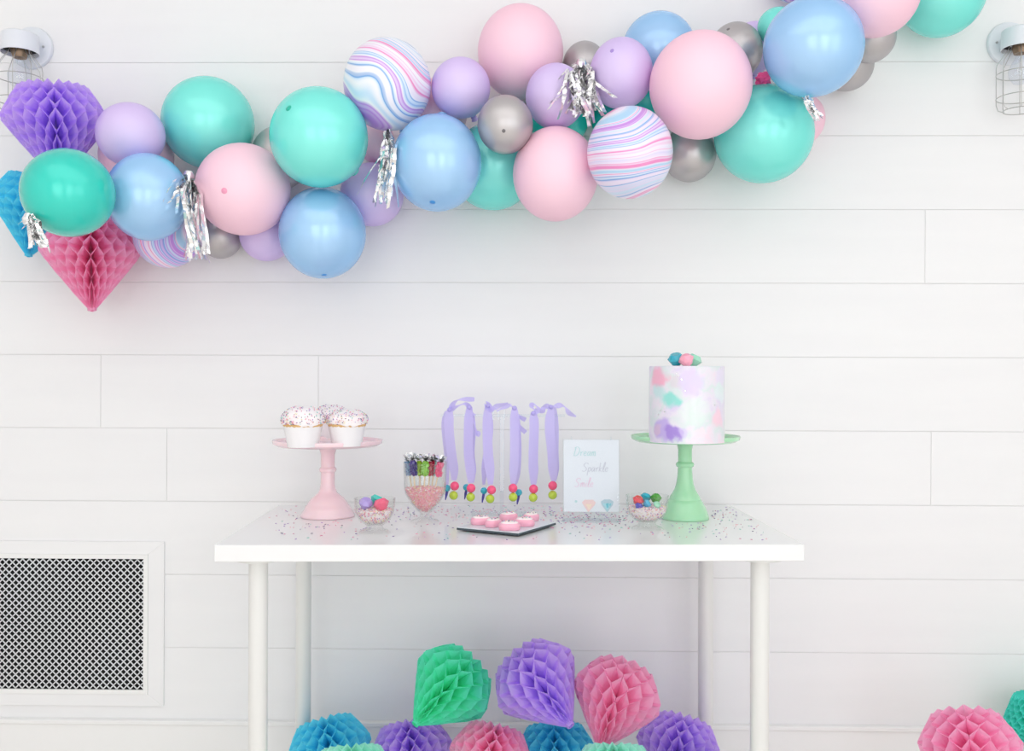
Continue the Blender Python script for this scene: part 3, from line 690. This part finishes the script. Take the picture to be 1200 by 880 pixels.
def bowl(cx, cy, R, H, label):
    o_ = [(.007, .016), (R*.45, .018), (R*.75, .028), (R*.93, .045), (R*.97, .060), (R, H), (R-.0012, H+.0005)]
    i_ = [(R-.002, H-.0005), (R*.93-.0005, .060), (R*.885, .045), (R*.70, .030), (R*.4, .0205), (1e-4, .0195)]
    f_ = [(R*.74, 0), (R*.745, .002), (R*.66, .0055), (R*.42, .010), (R*.36, .0165)]
    t, c = glass(cx, cy, [(1e-4, .0165)]+o_, i_, label, 'glass_bowl', 'glass bowl', f_)
    return t, c
t1, c1 = bowl(439, 624.5, .0450, .0755, 'small footed glass bowl with lavender, aqua and rose gem candies, by the pink stand')
fill(t1, [(.016, .022), (.030, .030), (.0385, .042), (.0405, .050)], .040, .049, 900, 1, pal=[6, 8, 6, 5, 0, 6, 8, 2, 6])
t2, c2 = bowl(758.5, 620.5, .0482, .0765, 'small footed glass bowl with red, blue and green gem candies, by the mint stand')
fill(t2, [(.016, .022), (.032, .030), (.0415, .042), (.0435, .050)], .043, .049, 900, 2, pal=[6, 8, 6, 5, 6, 6, 6, 8, 2])
def on(c, px, z, dy): q = P(px, 600, c.y+dy); return Vector((q.x, q.y, TZ+z))
G1 = 'gem candies in the left glass bowl'; G2 = 'gem candies in the right glass bowl'
gem_candy(on(c1, 428.5, .064, -.008), .0165, CM['lavender'], 'lavender gem candy at the left in the left glass bowl', G1, (.4, .2, .2))
gem_candy(on(c1, 441, .069, .016), .0150, CM['aqua'], 'aqua gem candy at the back of the left glass bowl', G1, (.2, .4, .9))
gem_candy(on(c1, 447, .0625, -.012), .0180, CM['rose'], 'rose pink gem candy at the front right in the left glass bowl', G1, (-.3, -.2, .5))
gem_candy(on(c2, 747.5, .066, -.014), .0135, CM['red'], 'red gem candy at the left in the right glass bowl', G2, (.4, .2, .2))
gem_candy(on(c2, 756.5, .070, .012), .0130, CM['teal'], 'teal gem candy at the back of the right glass bowl', G2, (.2, .4, .9))
gem_candy(on(c2, 768.5, .069, .002), .0135, CM['green'], 'green gem candy at the right in the right glass bowl', G2, (-.5, .3, .3))
gem_candy(on(c2, 758, .0595, -.018), .0105, CM['sky'], 'bright blue gem candy at the front of the right glass bowl', G2, (.4, .9, .3))
gem_candy(on(c2, 748.5, .0555, -.024), .0095, CM['indigo'], 'small violet blue gem candy under the red one in the right glass bowl', G2, (.1, .3, .3))
gem_candy(on(c2, 769.5, .0575, -.018), .0090, CM['mint'], 'small mint gem candy under the green one in the right glass bowl', G2, (.7, .3, .3))

GR = .051
gt, g0 = glass(498, 612, [(1e-4, .018), (.008, .018), (.018, .026), (.034, .045), (.046, .066), (.049, .078), (.0495, .100), (GR, .140), (GR-.001, .1405)],
               [(GR-.002, .1395), (.0478, .100), (.0472, .078), (.0442, .067), (.0322, .0465), (.016, .028), (1e-4, .022)],
               'tall footed sundae glass holding the rock candy sticks on pink sprinkles', 'sundae_glass', 'glass',
               [(.033, 0), (.0335, .002), (.030, .005), (.017, .009), (.011, .013), (.012, .019)])
fill(gt, [(.006, .026), (.016, .032), (.0325, .048), (.044, .068), (.0462, .076)], .046, .077, 1700, 4, pal=[0, 8, 6, 8, 5, 6, 8, 0, 8, 6])
STK = [(483, 531, 486, -.012, 'indigo', (60, 40, 130), 'indigo rock candy stick, second from the left in the sundae glass'),
       (477, 533, 482, .012, 'steel_blue', (110, 150, 190), 'pale blue rock candy stick, leftmost in the sundae glass'),
       (491, 532, 492, .0, 'lime', (170, 205, 60), 'lime green rock candy stick left of the middle of the sundae glass'),
       (499, 532, 497, -.016, 'leaf', (140, 200, 70), 'green rock candy stick at the middle of the sundae glass'),
       (506, 533, 502, .01, 'cherry', (190, 30, 70), 'dark red rock candy stick right of the middle of the sundae glass'),
       (511, 534, 506, .022, 'aqua_ice', (190, 232, 226), 'pale aqua rock candy stick behind the pink one in the sundae glass'),
       (518, 534, 510, -.006, 'hotpink', (246, 90, 140), 'hot pink rock candy stick leaning at the right of the sundae glass')]
stickm = mat('wooden_stick', (238, 220, 190), .7)
for px, py, bx, dy, nm, col, lab in STK:
    tp = P(px, py, g0.y+dy*1.3); bt = on(g0, bx, .082, dy*.6)
    t = thing('rock_candy_stick', lab, 'rock candy', bt, group='rock candy sticks in the sundae glass'); v = tp-bt; ln = v.length
    t.rotation_mode = 'QUATERNION'; t.rotation_quaternion = v.to_track_quat('Z', 'Y')
    part('stick', MB().tube([(0, 0, 0), (0, 0, ln*.5)], .0017, 8), stickm, t)
    rnd = random.Random(px); mb = MB(); a = ln*.34; b = ln*.80
    mb.tube([(0, 0, a), (0, 0, a+.004), (0, 0, b-.004), (0, 0, b)], [.003, .0062, .0072, .005], 9)
    for k in range(46):
        z = rnd.uniform(a+.002, b-.002); th = rnd.uniform(0, 6.283); s = rnd.uniform(.0016, .0028); rr_ = .0066
        M = Matrix.Translation((rr_*math.cos(th), rr_*math.sin(th), z)) @ Matrix.Rotation(rnd.uniform(0, 3), 4, 'X') @ Matrix.Rotation(th, 4, 'Z')
        mb.box((-s, -s, -s), (s, s, s), M)
    part('rock_candy', mb, candym(nm, col), t, smooth=False)
    mb = MB()
    for k in range(46):
        th = rnd.uniform(0, 6.283); e = rnd.uniform(-.1, 1.3); l2 = rnd.uniform(.009, .019); d = Vector((math.cos(th)*math.cos(e), math.sin(th)*math.cos(e), math.sin(e)))
        p = Vector((0, 0, b+.001)); s = d.cross(Vector((0, 0, 1))).normalized()*.0016
        s *= 1.2; mb.add([p-s, p+d*l2-s*1.6, p+d*l2+s*1.6+Vector((0, 0, .001)), p+s], [(0, 1, 2, 3)])
    o = part('foil_tuft', mb, foilm, t, smooth='raw', label='sparkly silver tuft'); o['kind'] = 'stuff'

# ---------------------------------------------------------------- necklace rack
rc = Z(588, 603, TZ); RY = rc.y; TX = (rc-FT).dot(tx)
rk = thing('necklace_rack', 'clear acrylic T stand from which the ribbon necklaces hang', 'display stand', (rc.x, RY, TZ+.0005))
zb_ = P(588, 487, RY).z-TZ
xL = P(516, 480, RY).x-rc.x; xR = P(662, 480, RY).x-rc.x
part('base', MB().box((-.075, -.03, 0), (.075, .03, .004)), acrm, rk, smooth=False, bevel=.0006)
part('post', MB().box((-.005, -.003, .004), (.005, .003, zb_-.0035)), acrm, rk, smooth=False, bevel=.0005)
part('crossbar', MB().tube([(xL, 0, zb_), (xR, 0, zb_)], .0035, 10), acrm, rk)
ribm = mat('lavender_satin', (208, 198, 248), .36, 0, sheen=.3); 
def satin(m):
    nt = m.node_tree; tl = N(m, 'ShaderNodeBsdfTranslucent'); tl.inputs[0].default_value = lin((222, 214, 252)); mx = N(m, 'ShaderNodeMixShader'); mx.inputs[0].default_value = .4
    L(m, bsdf(m).outputs[0], mx.inputs[1]); L(m, tl.outputs[0], mx.inputs[2]); L(m, mx.outputs[0], nt.nodes['Material Output'].inputs[0])
satin(ribm)
bpink = mat('pink_bead', (250, 84, 130), .22, 0, coat=.5); bgreen = mat('lime_bead', (190, 214, 66), .22, 0, coat=.5); bblue = mat('aqua_bead', (50, 180, 205), .22, 0, coat=.5); binkm = mat('navy_ribbon_end', (84, 80, 170), .5)
def rib(mb, pts, wid, ang, M0):
    """ribbon through pixel points (px,py,dy), width (m) list, twist angle list"""
    vs = []; K = len(pts)
    for k, (px, py, dy) in enumerate(pts):
        p = P(px, py, RY+dy)-M0; a = ang[k]; nxt = pts[min(k+1, K-1)]; prv = pts[max(k-1, 0)]
        tg = (P(nxt[0], nxt[1], RY+nxt[2])-P(prv[0], prv[1], RY+prv[2])).normalized()
        s = tg.cross(Vector((0, -1, 0))).normalized(); q = (Matrix.Rotation(a, 3, tg) @ s)*wid[k]*.5
        vs += [p-q, p+q]
    mb.add(vs, [(2*k, 2*k+1, 2*k+3, 2*k+2) for k in range(K-1)])
def smooth_pts(pts, n=5):
    out = []
    for i in range(len(pts)-1):
        p0 = pts[max(i-1, 0)]; p1 = pts[i]; p2 = pts[i+1]; p3 = pts[min(i+2, len(pts)-1)]
        for k in range(n):
            t_ = k/n; out.append(tuple(.5*((2*b)+(c-a)*t_+(2*a-5*b+4*c-d)*t_*t_+(-a+3*b-3*c+d)*t_**3) for a, b, c, d in zip(p0, p1, p2, p3)))
    out.append(tuple(pts[-1])); return out
def necklace(i, label, front, back, tails, bp, bg, bb=None, w=.024):
    top = P(front[0][0], front[0][1], RY-.004); t = thing('ribbon_necklace', label, 'necklace', top, group='ribbon necklaces on the clear rack')
    for nm, path, ww, tw in (('ribbon', front, w, .25), ('ribbon', back, w*.8, .9)):
        pts = smooth_pts([(a, b, d) for a, b, d in path]); K = len(pts)
        wid = [ww*(.55+.45*min(1, k/(K*.15)))*(1 if k < K*.7 else 1-.62*(k-K*.7)/(K*.3)) for k in range(K)]
        mb = MB(); rib(mb, pts, wid, [tw*math.sin(k/K*2.5+i) for k in range(K)], top); part(nm, mb, ribm, t, smooth='raw')
    for tl in tails:
        pts = smooth_pts(tl); K = len(pts); mb = MB(); rib(mb, pts, [.015*(.6+.4*math.sin(k*.6+i)) for k in range(K)], [.7*math.sin(k*.35+i*1.7) for k in range(K)], top); part('bow_tail', mb, ribm, t, smooth='raw')
    part('bow_knot', MB().ball((0, -.006, 0), .0062, 10, 6, (1, .7, .9)), ribm, t)
    rb = .0112
    for q, m, r_ in ((bp, bpink, rb), (bg, bgreen, rb*.98)):
        part('bead', MB().ball((0, 0, 0), r_, 20, 12), m, t, P(q[0], q[1], RY-.008)-top, label='pink bead' if m is bpink else 'lime green bead')
    if bb:
        part('bead', MB().ball((0, 0, 0), .0085, 16, 10), bblue, t, P(bb[0], bb[1], RY+.014)-top, label='aqua bead')
        mb = MB(); rib(mb, [(bb[0], bb[1]+3, .014), (bb[0]-1, bb[1]+8, .014), (bb[0]-2, bb[1]+14, .014)], [.007, .008, .004], [.3, .6, .9], top); part('ribbon_end', mb, binkm, t, smooth='raw')
D_ = -.008; E_ = .012
necklace(0, 'lavender ribbon necklace at the left end of the rack with long top tails',
  [(527, 480, D_), (526, 500, D_), (529, 530, D_), (532, 550, D_), (532, 563, D_)], [(524, 482, E_), (521, 500, E_), (523, 530, E_), (524, 550, E_), (524, 568, E_)],
  [[(528, 479, D_), (533, 471, D_), (541, 468, D_), (556, 468, D_)], [(528, 480, D_), (534, 477, D_), (545, 473, 0), (551, 478, 0)]], (532.8, 569.5), (531.5, 580.5), (524, 572))
necklace(1, 'lavender ribbon necklace second from the left on the rack',
  [(550, 477, D_), (549, 500, D_), (549, 530, D_), (551, 550, D_), (551.5, 566, D_)], [(551, 478, E_), (555, 500, E_), (553, 530, E_), (554, 550, E_), (553, 566, E_)],
  [[(550, 477, D_), (553, 482, D_), (556, 487, D_)], [(552, 484, .0), (556, 496, .0), (559, 509, .0), (561, 505, .0)]], (552, 572), (551.5, 582.5), (546.5, 571))
necklace(2, 'lavender ribbon necklace third from the left, looped beside the post',
  [(572, 475, D_), (571, 500, D_), (572, 530, D_), (574, 550, D_), (575, 568, D_)], [(573, 478, E_), (574, 500, E_), (571, 530, E_), (568, 550, E_), (567, 568, E_)],
  [[(571, 474, D_), (575, 480, D_), (583, 476, D_), (595, 472, D_)], [(570, 474, D_), (569, 478, -.01), (576, 480, -.012), (574, 473, -.01), (570, 473, -.008)]], (576, 574), (574.3, 584.5), (567, 575))
necklace(3, 'deeper lavender ribbon necklace fourth from the left, right of the post',
  [(603, 478, D_), (603, 500, D_), (603, 530, D_), (602, 550, D_), (601, 567, D_)], [(603, 479, E_), (606, 500, E_), (608, 530, E_), (607, 555, E_), (604, 568, E_)],
  [[(603, 480, D_), (598, 475, D_), (591, 477, D_), (582, 482, D_)], [(604, 480, 0), (609, 488, 0), (616, 492, 0)], [(605, 484, .004), (609, 499, .004), (616, 507, .004)]], (601.2, 572), (601.3, 582.5), (608, 577), .023)
necklace(4, 'lavender ribbon necklace fifth from the left with a loose bow',
  [(625, 484, D_), (626, 500, D_), (625, 530, D_), (625, 550, D_), (625, 568, D_)], [(627, 482, E_), (627, 500, E_), (626, 530, E_), (627, 550, E_), (626, 568, E_)],
  [[(627, 481, D_), (623, 476, D_), (626, 474, D_), (631, 479, -.012), (626, 484, -.01)], [(627, 482, D_), (634, 482, D_), (639, 478, D_), (646, 476, D_)]], (625.3, 573), (624.7, 583))
necklace(5, 'lavender ribbon necklace at the right end of the rack beside the sign',
  [(646, 477, D_), (644, 500, D_), (647, 530, D_), (648, 550, D_), (649, 564, D_)], [(650, 477, E_), (651, 500, E_), (650, 530, E_), (651, 550, E_), (650, 564, E_)],
  [[(646, 477, D_), (640, 476, D_), (634, 478, D_)], [(647, 477, D_), (656, 475, D_), (662, 477, D_), (667, 484, D_), (675, 488, D_)]], (647.7, 569), (647.6, 580))
hk = MB()
for a in (578, 584, 591):
    p = P(a, 481, RY)-rc; q = P(a, 492, RY)-rc; hk.box((p.x-.0015, -.002, q.z), (p.x+.0015, .002, p.z))
part('hook', hk, acrm, rk, smooth=False)

# ---------------------------------------------------------------- sign
sc_ = Z(693, 612, TZ)
sg = thing('party_sign', 'white card sign with pastel script lettering in a clear acrylic holder', 'sign', (sc_.x, sc_.y, TZ+.0005))
ss = dep(sc_)/F
zt = (612-516)*ss; zl = (612-600)*ss; hw = 32.3*ss; tilt = .1
card = MB().box((-hw, 0, 0), (hw, .0012, zt-zl)); cardm = mat('white_card', (236, 236, 240), .45)
cd = part('card', card, cardm, sg, (0, 0, zl), (-tilt, 0, 0), smooth=False)
part('holder_panel', MB().box((-hw-.002, -.0032, -zl+.003), (hw+.002, -.0008, zt-zl+.002)), acrm, sg, (0, 0, zl), (-tilt, 0, 0), smooth=False, bevel=.0004)
part('holder_base', MB().box((-hw-.002, -.012, 0), (hw+.002, .05, .0025)), acrm, sg, smooth=False, bevel=.0004)
for s in (-1, 1):
    part('clip', MB().box((s*hw*.72-.0015, -.002, zt-zl), (s*hw*.72+.0015, .003, zt-zl+.008)), acrm, sg, (0, 0, zl), (-tilt, 0, 0), smooth=False)
inks = {k: mat(k+'_ink', tuple(int(x+(250-x)*.15) for x in c), .6) for k, c in dict(mint=(190, 222, 222), grey=(206, 203, 214), pink=(240, 205, 222), coral=(248, 206, 200), peach=(252, 222, 196), aqua=(160, 218, 226), line=(180, 205, 215), deepaqua=(90, 190, 206), brown=(140, 110, 110)).items()}
GL = {  # glyph strokes in units of x-height, with advance
 'D': ([[(.1, 0), (.2, 1.9)], [(-.1, 1.7), (.5, 2), (1.1, 1.5), (1.1, .6), (.6, 0), (0, .1)]], 1.35),
 'S': ([[(1.1, 1.6), (.8, 1.95), (.3, 1.8), (.2, 1.3), (.7, .9), (.9, .4), (.5, 0), (0, .2)]], 1.2),
 'r': ([[(0, .9), (.15, 0)], [(.1, .5), (.35, .9), (.6, .85)]], .65),
 'e': ([[(0, .45), (.5, .6), (.4, .95), (.1, .8), (.05, .3), (.3, 0), (.65, .2)]], .75),
 'a': ([[(.55, .8), (.2, .9), (0, .4), (.2, 0), (.5, .4), (.6, .9), (.6, .1), (.8, .1)]], .85),
 'm': ([[(0, .9), (.05, 0)], [(.05, .5), (.25, .95), (.4, .7), (.4, 0)], [(.4, .5), (.6, .95), (.8, .7), (.8, .05), (1, .1)]], 1.05),
 'p': ([[(0, .9), (0, -.9)], [(0, .6), (.3, .95), (.55, .5), (.3, 0), (.05, .2)]], .7),
 'k': ([[(0, 2), (.05, 0)], [(.55, .9), (.1, .45), (.6, 0)]], .7),
 'l': ([[(.1, .3), (.35, 1.8), (.15, 2), (.05, .3), (.3, 0), (.45, .15)]], .5),
 'i': ([[(.05, .9), (.05, .15), (.3, .05)], [(.08, 1.3), (.1, 1.4)]], .4)}
def write(word, px, py, h, m):
    mb = MB(); x = 0; k = ss*h
    for ch in word:
        st, adv = GL[ch]
        for s in st:
            pts = smooth_pts([(a, b) for a, b in s], 4)
            vs = []
            for i, (a, b) in enumerate(pts):
                nx = pts[min(i+1, len(pts)-1)]; pv = pts[max(i-1, 0)]; d = Vector((nx[0]-pv[0], nx[1]-pv[1])); d = d.normalized() if d.length else Vector((1, 0)); n = Vector((-d.y, d.x))*(.045+.05*abs(d.y))
                for sgn in (-1, 1):
                    X = (x+a+.22*b+sgn*n.x)*k; Zz = (b+sgn*n.y)*k
                    vs.append(((px-693)*ss+X, -.0004, (600-py)*ss+Zz))
            mb.add(vs, [(2*i, 2*i+1, 2*i+3, 2*i+2) for i in range(len(pts)-1)])
        x += adv*1.12
    part('lettering', mb, m, cd, smooth='raw', label='script word ' + word)
write('Dream', 672, 534.5, 5.2, inks['mint']); write('Sparkle', 682, 553, 5.2, inks['grey']); write('Smile', 673, 571, 5.2, inks['pink'])
def flat(name, m, polys, y=-.0003):
    mb = MB()
    for poly in polys:
        mb.add([((a-693)*ss, y, (600-b)*ss) for a, b in poly], [tuple(range(len(poly)))])
    return part(name, mb, m, cd, smooth='raw')
flat('printed_gem', inks['coral'], [[(683, 591), (682, 589), (698, 589), (697, 592), (690, 600), (689, 600)], [(682, 589), (685, 586), (695, 586), (698, 589)]])
flat('printed_gem', inks['peach'], [[(686, 591), (694, 591), (690, 598)]], -.0006)
flat('printed_gem', inks['line'], [[(704, 588), (708, 585.5), (715, 585.5), (719, 588), (718, 592), (712, 600), (711, 600), (705, 592)]])
flat('printed_gem', inks['aqua'], [[(706, 590), (717, 590), (711.5, 598)]], -.0005)
flat('printed_gem', inks['deepaqua'], [[(710, 590.5), (713, 589.5), (713, 595), (711, 595)], [(714, 591), (716, 590), (715, 594)]], -.0008)
flat('printed_dot', inks['mint'], [[(675+1.6*math.cos(a*.785), 588+1.6*math.sin(a*.785)) for a in range(8)]])

# ---------------------------------------------------------------- cookie plate
pz = TZ+.009
cf = Z(596, 626.5, pz); cl = Z(546.5, 615.5, pz); crr = Z(641.5, 613.5, pz); cb = cl+crr-cf
ctr = (cl+crr)/2
e1 = (crr-cf); e2 = (cl-cf); sd = (e1.length+e2.length)/2; ang = math.atan2(e1.y, e1.x)
pt_ = thing('cookie_plate', 'square pale plate with a dark edge set cornerwise, holding pink cookies', 'plate', (ctr.x, ctr.y, TZ+.0005), (0, 0, ang))
a_ = e1.length/2; b_ = e2.length/2
part('rim', MB().box((-a_, -b_, .002), (a_, b_, .0065)), slatem, pt_, smooth=False, bevel=.0008, label='dark slate edge')
part('top_face', MB().box((-a_+.001, -b_+.001, .0065), (a_-.001, b_-.001, .0085)), platem, pt_, smooth=False, bevel=.0005)
part('foot', MB().box((-a_*.8, -b_*.8, 0), (a_*.8, b_*.8, .002)), slatem, pt_, smooth=False)
icing = mat('pink_icing', (250, 178, 200), .35, 0, coat=.3, sss=.1); icetop = mat('white_icing_top', (252, 240, 238), .4)
def cookie(px, py, dx, rot, label, seed, r=.022):
    rnd = random.Random(seed); c = Z(px, py, TZ+.0095)
    t = thing('cookie', label, 'cookie', (c.x, c.y, TZ+.0095), (0, 0, rot), 'pink cookies on the square plate')
    n = 24
    def outline(k, z):
        vs = []
        for i in range(n):
            a = 2*math.pi*i/n; rr_ = r*k*(1+.10*math.cos(2*a)-.05*math.cos(4*a)); vs.append((rr_*math.cos(a), rr_*math.sin(a)*.85, z))
        return vs
    mb = MB(); lv = [(.05, 0), (.93, 0), (1, .003), (1.02, .008), (.97, .0125), (.86, .0145), (.05, .015)]
    for k, z in lv: mb.v += [Vector(v) for v in outline(k, z)]
    for q in range(len(lv)-1):
        for i in range(n): j = (i+1) % n; mb.f.append([q*n+i, q*n+j, (q+1)*n+j, (q+1)*n+i]); mb.mi.append(0)
    part('pink_icing', mb, icing, t)
    mb = MB(); lv = [(.8, .0142), (.74, .0165), (.5, .018), (.05, .0185)]
    for k, z in lv: mb.v += [Vector(v) for v in outline(k, z)]
    for q in range(len(lv)-1):
        for i in range(n): j = (i+1) % n; mb.f.append([q*n+i, q*n+j, (q+1)*n+j, (q+1)*n+i]); mb.mi.append(0)
    part('white_icing', mb, icetop, t)
    sp = MB()
    for k in range(30):
        th = rnd.uniform(0, 6.28); q = .68*math.sqrt(rnd.random())*r; sprinkle_on(sp, Vector((q*math.cos(th), q*math.sin(th)*.85, .0183)), Vector((0, 0, 1)), rnd, .0028, .0007)
    o = part('sprinkles', sp, SPM, t, smooth='raw'); o['kind'] = 'stuff'
cookie(563.5, 614, 0, .2, 'pink iced cookie at the left corner of the plate', 1)
cookie(578, 616.8, 0, 1.0, 'pink iced cookie second from the left on the plate', 2, .0195)
cookie(597, 620.5, 0, .1, 'pink iced cookie at the front of the plate', 3, .0225)
cookie(614.5, 615.8, 0, -.2, 'pink iced cookie at the right of the plate', 4)
cookie(596, 609.3, 0, .6, 'pink iced cookie at the back of the plate', 5, .0205)
cookie(622.5, 610, 0, .9, 'pink iced cookie at the rear right corner of the plate', 6, .0195)

# ---------------------------------------------------------------- loose sprinkles on the table
rnd = random.Random(11); mb = MB(); cnt = 0
blk = [(Vector((pc.x, pc.y)), .066), (Vector((gc.x, gc.y)), .058)]
def put(p, s=1):
    global cnt
    loc = p-FT; u, v = loc.dot(tx), loc.dot(tn)
    if not (-.585 < u < .585 and .02 < v < .592): return
    if any((Vector((p.x, p.y))-c).length < r for c, r in blk): return
    for q in (c1, c2, g0):
        if (Vector((p.x-q.x, p.y-q.y))).length < .034: return
    l_ = rnd.uniform(.0028, .0052)*s
    sprinkle_on(mb, Vector((p.x, p.y, TZ+.0006)), Vector((0, 0, 1)), rnd, l_, .00065*s, 1)
    ci = rnd.choice([0, 1, 2, 3, 7, 4, 1, 8, 2, 2, 8])
    for q in range(1, 6): mb.mi[-q] = ci
    cnt += 1
for k in range(330):
    put(T(rnd.uniform(-.53, .55), .05+.53*rnd.random()))
for cx_, cy_, sx_, sy_, n_ in ((690, 605, 34, 6, 260), (545, 598, 40, 5, 120), (465, 600, 40, 8, 110), (860, 607, 34, 9, 170), (640, 600, 30, 5, 90), (350, 598, 18, 5, 26), (330, 612, 20, 8, 20), (720, 610, 50, 8, 100), (400, 616, 26, 5, 26)):
    for k in range(int(n_*.75)):
        x_, y_ = rnd.gauss(cx_, sx_), rnd.gauss(cy_, sy_)
        if y_ > 592: put(Z(x_, y_, TZ))
o = tag(part('table_sprinkles', mb, SPM, smooth='raw'), 'tiny pastel and plum sprinkles scattered over the white tabletop', 'sprinkles', kind='stuff')
